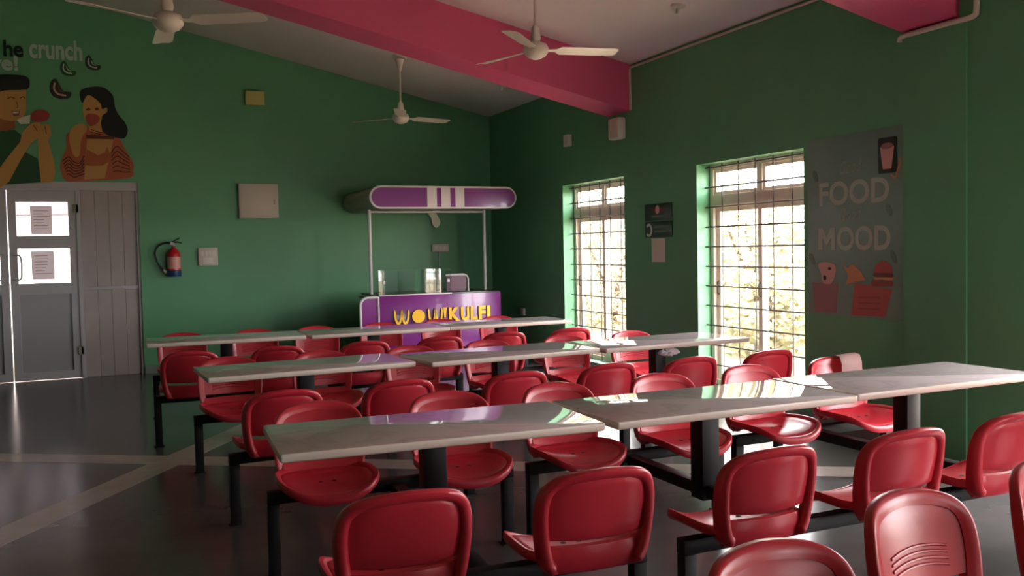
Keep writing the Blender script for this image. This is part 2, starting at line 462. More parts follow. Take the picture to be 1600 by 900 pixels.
for x0, x1 in ((FX + 0.05, DOOR_X1 - 0.03), (DOOR_X0 + 0.03, 2 * SX - FX - 0.05)):
    box('light_stop_board', (x0, x1, 0.075, 0.09, 0.0, DOOR_Z - 0.10), 'side_board', dr)  # added behind the boards to block daylight through their gaps
    for z0, z1 in ((0.0, 1.05), (1.09, DOOR_Z - 0.10)):
        nb = 4; wd = (x1 - x0) / nb
        for i in range(nb):
            box('side_board', (x0 + i * wd + 0.001, x0 + (i + 1) * wd - 0.001, 0.045 + 0.002 * (i % 2), 0.07, z0, z1), 'side_board', dr, 0.002, 1)
    box('side_rail', (x0, x1, 0.035, 0.08, 1.05, 1.09), 'aluminium', dr, 0.003)
def leaf(x0, x1, hinge_right):
    t = 0.085; y0, y1 = 0.035, 0.08; z1 = 2.244
    bm = new_bm()
    bm_box(bm, x0, x0 + t, y0, y1, 0.004, z1); bm_box(bm, x1 - t, x1, y0, y1, 0.004, z1)
    for (a, b) in ((0.004, 0.10), (1.02, 1.15), (1.56, 1.71), (2.11, z1)):
        bm_box(bm, x0 + t, x1 - t, y0, y1, a, b)
    lf = obj('door_leaf', bm, 'aluminium', dr, smooth=False)
    box('lower_panel', (x0 + t, x1 - t, 0.055, 0.07, 0.10, 1.02), 'door_panel', lf)
    for (a, b) in ((1.15, 1.56), (1.71, 2.11)):
        obj('pane', bm_box(new_bm(), x0 + t, x1 - t, 0.056, 0.060, a, b), 'window_glass', lf, smooth=False)
    hx = x0 + 0.05 if hinge_right else x1 - 0.05
    ox = 0.07 if hinge_right else -0.07
    obj('pull_handle', bm_tube(new_bm(), smooth_open([(hx, 0.034, 1.20), (hx, -0.02, 1.20), (hx + ox, -0.03, 1.22), (hx + ox, -0.03, 1.46), (hx, -0.02, 1.49), (hx, 0.034, 1.49)], 4), 0.011, 8), 'aluminium', lf)
    for z in (1.98, 0.28):
        hxx = x1 - 0.03 if hinge_right else x0 - 0.02
        box('hinge', (hxx, hxx + 0.06, 0.02, 0.036, z, z + 0.10), 'canopy_grey', lf, 0.003)
leaf(SX + 0.006, FX - 0.001, True)
leaf(2 * SX - FX + 0.001, SX - 0.006, False)
for i, (x, z, w, h) in enumerate(((-0.83, 1.725, 0.225, 0.335), (-0.84, 1.195, 0.24, 0.335))):
    p = thing('paper_notice', ['printed paper notice taped to upper door pane', 'printed paper notice taped to lower door pane'][i], 'notice', (x, YB + 0.052, z))
    box('sheet', (0, w, 0.0, 0.0012, 0, h), 'paper', p)
    for k in range(7):
        l = random.Random(k + i * 9).uniform(0.4, 0.8) * w
        box('print_line', (0.03, 0.03 + l, -0.0006, 0.0, h - 0.06 - k * 0.035, h - 0.052 - k * 0.035), 'paper_print', p)

# ------------------------------------------------------------------ canteen table units (table, post, frame and four bolted seats)
BEAM_TOP, BEAM_Y, SEAT_X, LEG_X = 0.385, 0.654, 0.32, 0.555
TL, TD = 1.245, 0.585
def back_y(x, z): return -0.138 - 0.20 * max(z, 0.0) + 0.9 * x * x - 2.0 * max(0, z - 0.25) ** 2
def rim_path():
    half = [(0.125, -0.016), (0.155, -0.010), (0.178, 0.008), (0.193, 0.035), (0.205, 0.09), (0.212, 0.15), (0.214, 0.205), (0.210, 0.250), (0.196, 0.290), (0.168, 0.320), (0.126, 0.338), (0.064, 0.348), (0.0, 0.352)]
    h = smooth_open(half, 3)
    return [(-x, z) for x, z in h] + [(x, z) for x, z in reversed(h[:-1])]
def build_pan():
    bm = new_bm(); hw, hd, cy, n = 0.224, 0.195, 0.038, 3.3; SEG = 44
    def ztop(x, y):
        fx, fy = abs(x) / hw, (y - cy) / hd
        z = 0.030 + 0.042 * fx ** 3
        if fy > 0.25: z -= 0.032 * ((fy - 0.25) / 0.75) ** 2 * max(0.0, 1 - fx ** 2)
        if fy < -0.45: z += 0.035 * ((-fy - 0.45) / 0.55) ** 2
        return z
    prof = [(0.0, 0, 0), (0.3, 0, 0), (0.55, 0, 0), (0.74, 0, 0), (0.855, 0.001, 0), (0.875, -0.003, 0), (0.895, 0.002, 0), (0.95, 0.005, 0), (0.985, 0.002, 0), (1.0, -0.006, 0),
            (1.0, -0.026, 0), (0.985, -0.032, 0), (0.95, -0.030, 0), (0.93, -0.012, 0), (0.6, -0.012, 0), (0.0, -0.012, 0)]
    rings = []
    for s, dz, _ in prof:
        if s == 0.0:
            rings.append([bm.verts.new((0, cy, ztop(0, cy) + dz))]); continue
        ring = []
        for k in range(SEG):
            a = 2 * math.pi * k / SEG; c, d = math.cos(a), math.sin(a)
            x = s * hw * math.copysign(abs(c) ** (2 / n), c); y = cy + s * hd * math.copysign(abs(d) ** (2 / n), d)
            ring.append(bm.verts.new((x, y, ztop(x, y) + dz)))
        rings.append(ring)
    for a, b in zip(rings, rings[1:]):
        for k in range(SEG):
            k2 = (k + 1) % SEG
            if len(a) == 1: bm.faces.new((a[0], b[k], b[k2]))
            elif len(b) == 1: bm.faces.new((a[k], b[0], a[k2]))
            else: bm.faces.new((a[k], b[k], b[k2], a[k2]))
    # upturned rear lip below the slot
    prof2 = [(-0.118, 0.020), (-0.136, 0.050), (-0.146, 0.082), (-0.154, 0.090), (-0.164, 0.084), (-0.166, 0.050), (-0.158, 0.005), (-0.146, -0.008), (-0.130, 0.004)]
    N = 14; sec = []
    for i in range(N + 1):
        x = -0.172 + 0.344 * i / N
        sec.append([bm.verts.new((x, y + 0.9 * x * x, z)) for y, z in prof2])
    for a, b in zip(sec, sec[1:]):
        for k in range(len(prof2)):
            bm.faces.new((a[k], b[k], b[(k + 1) % len(prof2)], a[(k + 1) % len(prof2)]))
    bm.faces.new(sec[0]); bm.faces.new(list(reversed(sec[-1])))
    # mounting block down to the beam
    bm_box(bm, -0.11, 0.11, -0.06, 0.10, 0.0, 0.024)
    return bm
def build_back():
    bm = new_bm(); path = rim_path()
    prof = [(0.0, -0.004), (0.001, -0.022), (0.006, -0.032), (0.014, -0.036), (0.025, -0.034), (0.033, -0.026), (0.037, -0.014), (0.037, 0.0), (0.026, 0.003), (0.010, 0.008), (0.003, 0.006), (0.0, 0.002)]
    secs = []
    for i, p in enumerate(path):
        a, b = path[max(i - 1, 0)], path[min(i + 1, len(path) - 1)]
        t = Vector((b[0] - a[0], b[1] - a[1])).normalized(); nrm = Vector((t.y, -t.x))   # towards the inside
        s = []
        for (o, d) in prof:
            lower = min(1.0, max(0.0, 1 - p[1] / 0.30))          # the flange gets deeper and broader towards the seat
            o *= 1.08 + 0.12 * lower
            if d < -0.01: d *= 0.9 + 0.55 * lower
            tp = min(1.0, 0.25 + min(i, len(path) - 1 - i) / 6.0); o *= tp; d = d * tp if d > -0.01 else -0.01 + (d + 0.01) * tp
            x, z = p[0] + nrm.x * o, p[1] + nrm.y * o
            s.append(bm.verts.new((x, back_y(x, z) + d + 0.016 * (1 - tp), z + 0.012 * (1 - tp))))
        secs.append(s)
    for a, b in zip(secs, secs[1:]):
        for k in range(len(prof)):
            bm.faces.new((a[k], b[k], b[(k + 1) % len(prof)], a[(k + 1) % len(prof)]))
    bm.faces.new(secs[0]); bm.faces.new(list(reversed(secs[-1])))
    # dished centre panel, lower edge free above the slot
    half = [(x, z) for x, z in path if x >= 0]
    def W(z):
        for (xa, za), (xb, zb) in zip(half, half[1:]):
            if min(za, zb) <= z <= max(za, zb) and abs(za - zb) > 1e-6:
                return xa + (xb - xa) * (z - za) / (zb - za)
        return 0.2
    rows = [0.106, 0.113, 0.15, 0.18, 0.21, 0.24, 0.265, 0.285, 0.303, 0.315, 0.322]
    NU = 16; F, B = [], []
    for z in rows:
        hw = max(W(min(z + 0.026, 0.349)) - 0.028, 0.05) if z > 0.2 else W(z) - 0.032
        hw = min(hw, W(z) - 0.029)
        f, b = [], []
        for k in range(NU + 1):
            u = -1 + 2 * k / NU; x = u * hw
            zz = z + (0.008 * u * u if z < 0.114 else 0)
            edge = max(0.0, 1 - abs(u) ** 6) * (1 if 0.11 < z < 0.310 else 0.3)
            f.append(bm.verts.new((x, back_y(x, zz) - 0.004, zz)))
            b.append(bm.verts.new((x, back_y(x, zz) - 0.013 - 0.010 * edge, zz)))
        F.append(f); B.append(b)
    for G, flip in ((F, 0), (B, 1)):
        for a, b in zip(G, G[1:]):
            for k in range(NU):
                q = (a[k], a[k + 1], b[k + 1], b[k])
                bm.faces.new(q if not flip else tuple(reversed(q)))
    loopF = F[0] + [r[-1] for r in F[1:]] + list(reversed(F[-1][:-1])) + [r[0] for r in reversed(F[1:-1])]
    loopB = B[0] + [r[-1] for r in B[1:]] + list(reversed(B[-1][:-1])) + [r[0] for r in reversed(B[1:-1])]
    for k in range(len(loopF)):
        k2 = (k + 1) % len(loopF)
        bm.faces.new((loopF[k], loopF[k2], loopB[k2], loopB[k]))
    # raised ribs across the lower front
    for j in range(4):
        z0 = 0.142 + 0.017 * j; pts = []
        for i in range(9):
            x = -0.115 + 0.23 * i / 8; z = z0 + 0.012 * (1 - (x / 0.115) ** 2)
            pts.append((x, back_y(x, z) - 0.003, z))
        bm_tube(bm, pts, 0.0045, 6)
    return bm
def slab(w, d, z0, z1, r, bev):
    bm = new_bm()
    lv = [(bev * 0.35, z1), (bev * 0.08, z1 - bev * 0.1), (0, z1 - bev * 0.4), (0, z0 + bev * 0.5), (bev * 0.5, z0)]
    rings = [[bm.verts.new((x, y, z)) for x, y in round_rect(-w / 2 + o, w / 2 - o, -d / 2 + o, d / 2 - o, max(r - o, 0.002), 4)] for o, z in lv]
    n = len(rings[0])
    for a, b in zip(rings, rings[1:]):
        for k in range(n): bm.faces.new((a[k], b[k], b[(k + 1) % n], a[(k + 1) % n]))
    top = bm.faces.new(rings[0]); bot = bm.faces.new(list(reversed(rings[-1])))
    bm.faces.ensure_lookup_table()
    for f in bm.faces: f.material_index = 1
    top.material_index = 0
    return bm
def build_unit():
    root = thing('canteen_table', 'white stone-topped canteen table with four red seats', 'table')
    obj('table_top', slab(TL, TD, 0.718, 0.750, 0.012, 0.014), ['table_stone', 'table_edge'], root, angle=50)
    box('support_plate', (-0.30, 0.30, -0.16, 0.16, 0.710, 0.7178), 'steel_black', root)
    box('post', (-0.046, 0.046, -0.046, 0.046, 0.300, 0.710), 'steel_black', root, 0.004)
    box('spine_beam', (-0.03, 0.03, -BEAM_Y + 0.026, BEAM_Y - 0.026, 0.312, 0.368), 'steel_black', root, 0.003)
    for s in (-1, 1):
        box('seat_beam', (-LEG_X - 0.027, LEG_X + 0.027, s * BEAM_Y - 0.026, s * BEAM_Y + 0.026, BEAM_TOP - 0.055, BEAM_TOP), 'steel_black', root, 0.003)
        for q in (-1, 1):
            lg = box('leg', (q * LEG_X - 0.026, q * LEG_X + 0.026, s * BEAM_Y - 0.0255, s * BEAM_Y + 0.0255, 0.006, BEAM_TOP - 0.056), 'steel_black', root, 0.003)
            box('foot_plate', (q * LEG_X - 0.035, q * LEG_X + 0.035, s * BEAM_Y - 0.035, s * BEAM_Y + 0.035, 0.0015, 0.0065), 'rubber', lg)
    first = None
    for s in (-1, 1):
        for q in (-1, 1):
            if first is None:
                st = obj('seat', build_pan(), 'seat_red', root, angle=55)
                st['label'] = 'red moulded plastic seat with slotted backrest'
                obj('backrest', build_back(), 'seat_red', st, angle=50)
                for hx in (-0.03, 0.03):
                    obj('hole_disc', bm_lathe(new_bm(), [(0, 0.0318), (0.010, 0.0315), (0.0125, 0.029), (0.0125, 0.024)], 12, (hx, 0.045, 0)), 'dark_hole', st)  # dark discs: the shade inside the seat holes put into colour
                first = st
            else:
                st = copy_tree(first, root)
            st.location = (q * SEAT_X, s * BEAM_Y, BEAM_TOP)
            st.rotation_euler = (0, 0, 0 if s < 0 else math.pi)
    return root
UNITS = [  # x, y, rotation (deg), label
    (1.145, 3.395, -3.0, 'white-topped table with red seats at the left end of the front row'),
    (2.418, 3.350, 0.0, 'white-topped table with red seats in the middle of the front row'),
    (3.690, 3.385, 0.5, 'white-topped table with red seats at the right end of the front row'),
    (1.085, 5.640, 3.0, 'white-topped table with red seats at the left end of the middle row'),
    (2.395, 5.625, 4.0, 'white-topped table with red seats between two others in the middle row'),
    (3.665, 5.650, 2.0, 'white-topped table with red seats at the right end of the middle row'),
    (0.872, 7.930, -2.0, 'white-topped table with red seats at the left end of the back row'),
    (2.138, 7.905, 1.5, 'white-topped table with red seats in the middle of the back row'),
    (3.400, 7.960, 0.0, 'white-topped table with red seats at the right end of the back row'),
    (1.065, 0.810, 0.0, 'table whose single red seat top shows at the bottom edge of the photo'),
    (2.405, 1.015, 5.0, 'table with red seats in the bottom right corner, ribbed seat front in view'),
]
proto = build_unit()
for i, (x, y, a, lab) in enumerate(UNITS):
    u = proto if i == 0 else copy_tree(proto)
    u.location = (x, y, 0); u.rotation_euler = (0, 0, math.radians(a))
    tag(u, lab, 'table', 'canteen tables with four bolted seats')

# cream paper sheet folded over a backrest in front of the poster
bm = new_bm(); rows = []
for i, (dy, dz) in enumerate([(0.032, -0.075), (0.030, -0.02), (0.020, 0.004), (-0.010, 0.012), (-0.050, 0.004), (-0.068, -0.04), (-0.072, -0.11)]):
    rows.append([bm.verts.new((xx * 0.5 + 0.02 * dz, dy + 0.004 * math.sin(xx * 20), dz + 0.12 * xx * 0.12)) for xx in [-0.16 + 0.32 * k / 6 for k in range(7)]])
for a, b in zip(rows, rows[1:]):
    for k in range(6): bm.faces.new((a[k], a[k + 1], b[k + 1], b[k]))
bmesh.ops.solidify(bm, geom=list(bm.faces), thickness=0.0015)
pp = obj('paper_sheet', bm, 'paper_cream', loc=(4.12, 4.262, 0.740), angle=60)
tag(pp, 'cream paper sheet folded over a red backrest below the food poster', 'paper')

# white rag bundled under the edge of a table
bm = new_bm(); bmesh.ops.create_icosphere(bm, subdivisions=3, radius=1.0)
rr = random.Random(5)
for v in bm.verts:
    n = 1 + 0.25 * math.sin(v.co.x * 9 + v.co.y * 5) + 0.15 * math.sin(v.co.z * 13 + v.co.x * 7)
    v.co = Vector((v.co.x * 0.075 * n, v.co.y * 0.03 * n, v.co.z * 0.024 * n))
tag(obj('cloth_rag', bm, 'paper', loc=(3.60, 5.40, 0.684)), 'small crumpled white rag tucked under the table edge before the wall', 'rag')

# ------------------------------------------------------------------ ceiling fans
def make_fan(x, y, z, rot, label):
    zc = ceil_z(x)
    root = thing('ceiling_fan', label, 'fan', (x, y, z), 0, 'white ceiling fans')
    obj('down_rod', bm_tube(new_bm(), [(0, 0, 0.05), (0, 0, zc - z - 0.02)], 0.011, 10), 'fan_white', root)
    obj('ceiling_cup', bm_lathe(new_bm(), [(0.012, -0.17), (0.022, -0.15), (0.05, -0.045), (0.055, -0.03), (0.0, -0.03)], 18, (0, 0, zc - z)), 'fan_white', root)
    obj('ceiling_plate', bm_lathe(new_bm(), [(0, -0.012), (0.085, -0.010), (0.09, 0.0), (0, 0.0)], 20), 'fan_white', root, loc=(0, 0, zc - z), rot=(0, math.atan(SLOPE), 0))
    obj('lower_cup', bm_lathe(new_bm(), [(0.012, 0.19), (0.03, 0.17), (0.042, 0.09), (0.03, 0.06), (0.012, 0.055)], 16), 'fan_white', root)
    obj('motor', bm_lathe(new_bm(), [(0, -0.075), (0.03, -0.072), (0.075, -0.05), (0.098, -0.02), (0.100, 0.012), (0.085, 0.04), (0.04, 0.06), (0, 0.062)], 24), 'fan_white', root)
    me = None
    for k in range(3):
        a = math.radians(rot + 120 * k)
        if me is None:
            bm = new_bm(); secs = []
            for (r, w, tw) in ((0.085, 0.045, 0.02), (0.16, 0.055, 0.03), (0.20, 0.125, 0.05), (0.40, 0.132, 0.045), (0.62, 0.138, 0.035), (0.652, 0.120, 0.033), (0.66, 0.09, 0.03)):
                secs.append([bm.verts.new((r, yy, -yy * tw * 5 + dz)) for yy, dz in ((-w / 2, 0), (0, 0.004), (w / 2, 0), (w / 2, -0.004), (0, 0.0), (-w / 2, -0.004))])
            for s0, s1 in zip(secs, secs[1:]):
                for j in range(6): bm.faces.new((s0[j], s1[j], s1[(j + 1) % 6], s0[(j + 1) % 6]))
            bm.faces.new(secs[0]); bm.faces.new(list(reversed(secs[-1])))
            o = obj('blade', bm, 'fan_white', root, angle=30); me = o.data
        else:
            o = bpy.data.objects.new('blade', me); COL.objects.link(o); o.parent = root
        o.rotation_euler = (0, 0, a); o.location = (0, 0, 0.0)
make_fan(3.075, 6.39, 2.976, -12, 'white ceiling fan in front of the pink beam')
make_fan(3.20, 10.35, 3.013, 12, 'white ceiling fan farthest away, hanging before the end wall')
make_fan(0.406, 6.40, 2.979, -30, 'white ceiling fan at top left above the mural lettering')

# round ceiling detectors
for i, (x, y) in enumerate(((4.444, 6.454), (4.462, 10.227), (2.349, 9.888))):
    z = ceil_z(x)
    o = obj('ceiling_detector', bm_lathe(new_bm(), [(0, -0.075), (0.014, -0.072), (0.016, -0.028), (0.055, -0.018), (0.065, 0.0), (0, 0.004)], 20), 'white_paint', loc=(x, y, z), rot=(0, math.atan(SLOPE), 0))
    tag(o, ['white round ceiling detector above the nearer window', 'white round ceiling detector in the far corner behind the pink beam', 'white round ceiling detector just behind the pink beam at left'][i], 'detector', 'round ceiling detectors')

# conduits
def conduit(path, r, label):
    tag(obj('conduit_pipe', bm_tube(new_bm(), path, r, 8), 'cream_plastic'), label, 'pipe')
conduit([(XW - 0.013, 4.64, ZE - 0.035), (XW - 0.013, 8.135, ZE - 0.035), (XW - 0.013, 8.143, ZE - 0.06), (XW - 0.013, 8.143, 2.86)], 0.012, 'thin white conduit along the top of the window wall and down the pink beam')
cx = XW - 0.015 - 0.018
conduit(smooth_open([(cx, 4.62, 2.79), (cx, 4.60, 2.825), (cx, 4.45, 2.828), (cx, 4.17, 2.828), (cx, 4.09, 2.826), (cx, 4.035, 2.835), (cx, 4.02, 2.88), (cx, 4.02, 3.20)], 4), 0.018, 'white pipe bent under the pink beam end at the pilaster top')

# ------------------------------------------------------------------ kiosk in the corner
KX0, KX1, KY = 2.95, 4.54, 10.60
k = thing('counter_kiosk', 'purple dessert kiosk with raised capsule canopy and gold lettering', 'kiosk', (KX0, KY, 0))
def kx(x): return x - KX0
box('counter_front', (0, kx(KX1), 0.0, 0.03, 0.02, 0.900), 'purple', k, 0.004)
box('counter_body', (0.03, kx(KX1) - 0.01, 0.031, 0.78, 0.02, 0.890), 'purple_dark', k)
box('wing_top', (kx(2.735), -0.011, 0.024, 0.16, 0.891, 0.913), 'counter_top', k, 0.003)
box('counter_top', (-0.01, kx(KX1), 0.031, 0.80, 0.891, 0.915), 'counter_top', k, 0.003)
# left wing panel framed in white tube, outer top corner rounded
wx = kx(2.715)
sp = obj('wing_panel', bm_prism(new_bm(), [(-0.012, 0.03), (-0.012, 0.885)] + arc(wx + 0.09, 0.80, 0.085, 90, 180, 6) + [(wx + 0.005, 0.03)], 'y', 0.004, 0.022), 'purple', k, smooth=False)
obj('tube_frame', bm_tube(new_bm(), [(-0.013, 0.0, 0.02), (-0.013, 0.0, 0.895)], 0.013, 8), 'tube_white', sp)
obj('tube_frame', bm_tube(new_bm(), [(-0.013, 0.0, 0.89), (wx + 0.09, 0.0, 0.89)] + [(x, 0.0, z) for x, z in arc(wx + 0.09, 0.80, 0.09, 100, 180, 6)] + [(wx, 0.0, 0.02)], 0.015, 8), 'tube_white', sp)
box('edge_strip', (0.0, kx(3.88), -0.006, 0.030, 0.901, 0.916), 'tube_white', k, 0.003)
gs = obj('glass_screen', bm_box(new_bm(), 0.0, kx(3.875), 0.006, 0.014, 0.917, 1.215), 'screen_glass', k, smooth=False)
for gx in (0.05, kx(3.86) - 0.035):
    box('glass_clip', (gx, gx + 0.03, -0.003, 0.022, 1.045, 1.085), 'tube_white', gs, 0.003)
hp = obj('back_panel', bm_prism(new_bm(), round_rect(kx(3.93), kx(4.20), 0.92, 1.11, 0.02, 3), 'y', 0.33, 0.345), 'purple_dark', k, smooth=False)
obj('tube_frame', bm_tube(new_bm(), [(kx(3.92), 0.337, 1.125), (kx(4.16), 0.337, 1.125)] + [(x, 0.337, z) for x, z in reversed(arc(kx(4.16), 1.055, 0.07, 0, 80, 5))] + [(kx(4.23), 0.337, 0.916)], 0.014, 8), 'tube_white', hp)
for i, (px, py) in enumerate(((2.962, 0.40), (4.495, 0.40))):
    obj('canopy_post', bm_tube(new_bm(), [(kx(px), py, 0.916), (kx(px), py, 1.965)], 0.021, 12), 'tube_white', k)
obj('canopy_rail', bm_tube(new_bm(), [(kx(2.962) - 0.0, 0.40, 1.935), (kx(4.495), 0.40, 1.935)], 0.013, 8), 'tube_white', k)
# capsule canopy: body, white rim, purple face, three white bars
cz, ch, cx0, cx1 = 2.094, 0.138, kx(2.865), kx(4.785)
def capsule(inset):
    r = ch - inset
    return arc(cx1 - ch, cz, r, -90, 90, 12) + arc(cx0 + ch, cz, r, 90, 270, 12)
cb = obj('canopy_body', bm_prism(new_bm(), capsule(0.004), 'y', 0.03, 1.36), 'canopy_grey', k, angle=50)
obj('canopy_rim', bm_prism(new_bm(), capsule(0.0), 'y', -0.004, 0.030), 'tube_white', cb, angle=50)
cf = obj('canopy_face', bm_prism(new_bm(), capsule(0.022), 'y', -0.010, -0.004), 'purple', k, angle=50)
for (a, b) in ((3.584, 3.708), (3.766, 3.884), (3.951, 4.070)):
    box('white_bar', (kx(a), kx(b), -0.014, -0.0101, cz - ch + 0.018, cz + ch - 0.018), 'tube_white', cf)
# spot lamp under the canopy
box('lamp_bracket', (kx(3.82), kx(3.90), 0.42, 0.50, 1.925, 1.956), 'tube_white', k, 0.003)
sl = obj('spot_lamp', bm_prism(new_bm(), smooth_closed([(0, 0), (0.05, -0.07), (0.07, -0.16), (0.13, -0.19), (0.17, -0.12), (0.13, -0.03), (0.08, 0.01)], 3), 'y', -0.035, 0.035), 'canopy_grey', k, loc=(kx(3.73), 0.46, 1.925))
# gold lettering on the counter front
def kletter(name, polys):
    bm = new_bm()
    for p in polys: bm_prism(bm, p, 'y', -0.030, -0.0005)
    bmesh.ops.recalc_face_normals(bm, faces=bm.faces)
    for f in bm.faces: f.material_index = 0 if f.normal.y < -0.5 else 1
    return obj(name, bm, ['gold', 'letter_side'], k, smooth=False)
def fork_w(x, z, w, h):
    r = w / 4; out = []
    for c in (x + r, x + 3 * r):
        pts = smooth_open([(c - r * 0.95, z + h), (c - r * 0.78, z + h * 0.40), (c - r * 0.34, z + h * 0.08), (c, z + h * 0.03), (c + r * 0.34, z + h * 0.08), (c + r * 0.78, z + h * 0.40), (c + r * 0.95, z + h)], 3)
        ws = [0.012] + [0.031 - 0.010 * abs(i - 9) / 9 for i in range(1, len(pts) - 1)] + [0.012]
        out.append(stroke(pts, ws))
    return out
zb, hh = 0.560, 0.165
kletter('letter', fork_w(kx(3.128), zb, 0.180, hh))
kletter('letter', [ellipse(kx(3.430), zb + 0.082, 0.082, 0.082, 24)])
kletter('letter', fork_w(kx(3.558), zb, 0.180, hh))
kletter('letter', [[(kx(3.762), zb + 0.05), (kx(3.782), zb + 0.05), (kx(3.797), zb + hh + 0.01), (kx(3.752), zb + hh + 0.01)], ellipse(kx(3.772), zb + 0.018, 0.018, 0.018, 12)])
def gold_text(ch, x0, x1):
    t = text_obj('letter', ch, 'gold', k, kx(x1) - kx(x0), hh + 0.008, (kx(x0), -0.0135, zb), 'back', 0.0125, 0.045)
    return t
for ch_, a, b in (('K', 3.828, 3.970), ('U', 3.988, 4.098), ('L', 4.118, 4.210), ('F', 4.226, 4.320), ('I', 4.342, 4.382)):
    gold_text(ch_, a, b)
# ------------------------------------------------------------------ things on the end wall
e = thing('electrical_panel', 'cream square electrical panel high on the end wall', 'panel', (1.525, YB, 1.90))
box('case', (0, 0.49, -0.07, -0.001, 0, 0.44), 'cream_plastic', e, 0.006)
box('door', (0.012, 0.478, -0.078, -0.0705, 0.012, 0.428), 'cream_plastic', e, 0.004)
box('latch', (0.43, 0.445, -0.086, -0.0785, 0.18, 0.24), 'canopy_grey', e, 0.003)
s = thing('switch_board', 'cream switch board beside the fire extinguisher', 'switch', (1.017, YB, 1.31))
box('base', (0, 0.235, -0.035, -0.001, 0, 0.225), 'cream_plastic', s, 0.008)
for i in range(4):
    box('switch', (0.03 + 0.045 * i, 0.065 + 0.045 * i, -0.040, -0.0355, 0.12, 0.185), 'white_paint', s, 0.003)
box('socket', (0.05, 0.18, -0.039, -0.0355, 0.03, 0.10), 'white_paint', s, 0.003)
y = thing('emergency_light', 'pale yellow emergency light box high on the end wall', 'light box', (1.648, YB, 3.34))
box('case', (0, 0.235, -0.07, -0.001, 0, 0.175), 'yellow_box', y, 0.01)
box('lens', (0.02, 0.215, -0.078, -0.0705, 0.02, 0.155), 'yellow_box', y, 0.006)
s = thing('wall_socket', 'white socket plate with cable on the wall inside the kiosk', 'socket', (4.10, YB, 1.425))
box('plate', (0, 0.24, -0.04, -0.001, 0, 0.105), 'cream_plastic', s, 0.006)
for i in range(3): box('switch', (0.03 + 0.065 * i, 0.075 + 0.065 * i, -0.044, -0.0405, 0.025, 0.08), 'white_paint', s, 0.002)
obj('cable', bm_tube(new_bm(), smooth_open([(0.11, -0.012, 0.0), (0.108, -0.012, -0.2), (0.115, -0.012, -0.45), (0.11, -0.014, -0.9)], 4), 0.007, 6), 'white_paint', s)
# fire extinguisher hung on the wall
fe = thing('fire_extinguisher', 'red fire extinguisher with black hose and blue base hung on the end wall', 'extinguisher', (0.725, YB - 0.085, 1.185))
obj('blue_base', bm_lathe(new_bm(), [(0, 0), (0.080, 0.0), (0.084, 0.01), (0.084, 0.075), (0.077, 0.08), (0, 0.08)], 22), 'ext_blue', fe)
obj('cylinder', bm_lathe(new_bm(), [(0.0, 0.08), (0.076, 0.081), (0.076, 0.27), (0.070, 0.305), (0.045, 0.335), (0.024, 0.35), (0.022, 0.375), (0, 0.377)], 22), 'ext_red', fe)
obj('label_band', bm_lathe(new_bm(), [(0.0765, 0.10), (0.0775, 0.101), (0.0775, 0.245), (0.0765, 0.246)], 22), 'ext_label', fe)
vb = obj('valve', bm_lathe(new_bm(), [(0, 0.377), (0.018, 0.378), (0.020, 0.405), (0.012, 0.42), (0, 0.422)], 12), 'aluminium', fe)
obj('lever', bm_tube(new_bm(), [(-0.02, 0, 0.415), (0.04, 0, 0.425), (0.10, 0, 0.415)], 0.009, 6), 'rubber', vb)
obj('lever', bm_tube(new_bm(), [(-0.01, 0, 0.425), (0.03, 0, 0.45), (0.075, 0, 0.475)], 0.008, 6), 'rubber', vb)
obj('gauge', bm_lathe(new_bm(), [(0, -0.012), (0.018, -0.01), (0.018, 0.01), (0, 0.012)], 12), 'aluminium', vb, loc=(-0.02, -0.03, 0.41), rot=(math.radians(90), 0, 0))
obj('hose', bm_tube(new_bm(), smooth_open([(-0.01, -0.01, 0.405), (-0.08, -0.02, 0.42), (-0.17, -0.01, 0.385), (-0.215, 0.0, 0.30), (-0.195, 0.01, 0.20), (-0.145, 0.01, 0.11), (-0.10, 0.0, 0.06)], 5), 0.012, 8), 'rubber', fe)
obj('nozzle', bm_tube(new_bm(), [(-0.125, 0.006, 0.088), (-0.092, -0.002, 0.050)], 0.016, 8, radii=[0.011, 0.019]), 'cream_plastic', fe)
box('wall_bracket', (-0.03, 0.03, 0.05, 0.084, 0.28, 0.34), 'steel_black', fe, 0.003)

# ------------------------------------------------------------------ things on the window wall
def wall_box(name, y0, y1, z0, z1, d, label, cat, parts):
    o = thing(name, label, cat, (XW, y1, z0)); L = y1 - y0; H = z1 - z0      # local y runs negative to the right of the photo
    for pn, a, b, c, e_, d0, d1, m_, bv in parts:
        box(pn, (-d1, -d0, -b * L, -a * L, c * H, e_ * H), m_, o, bv)
    return o
wall_box('wall_speaker', 8.255, 8.47, 2.575, 2.80, 0.12, 'white wall speaker under the end of the pink beam', 'speaker', [('cabinet', 0, 1, 0, 1, 0.001, 0.10, 'white_paint', 0.02), ('grille', 0.1, 0.9, 0.08, 0.92, 0.1005, 0.106, 'cream_plastic', 0.003)])
wall_box('wall_sensor', 9.47, 9.59, 2.63, 2.77, 0.08, 'small white sensor box high above the farther window', 'sensor', [('case', 0, 1, 0, 1, 0.001, 0.06, 'white_paint', 0.012), ('lens', 0.25, 0.75, 0.15, 0.5, 0.0605, 0.066, 'cream_plastic', 0.002)])
wall_box('wall_outlet', 10.87, 10.99, 0.56, 0.65, 0.04, 'small white outlet low on the window wall beside the kiosk', 'outlet', [('plate', 0, 1, 0, 1, 0.001, 0.03, 'white_paint', 0.005), ('socket', 0.2, 0.8, 0.2, 0.8, 0.0305, 0.034, 'cream_plastic', 0.002)])

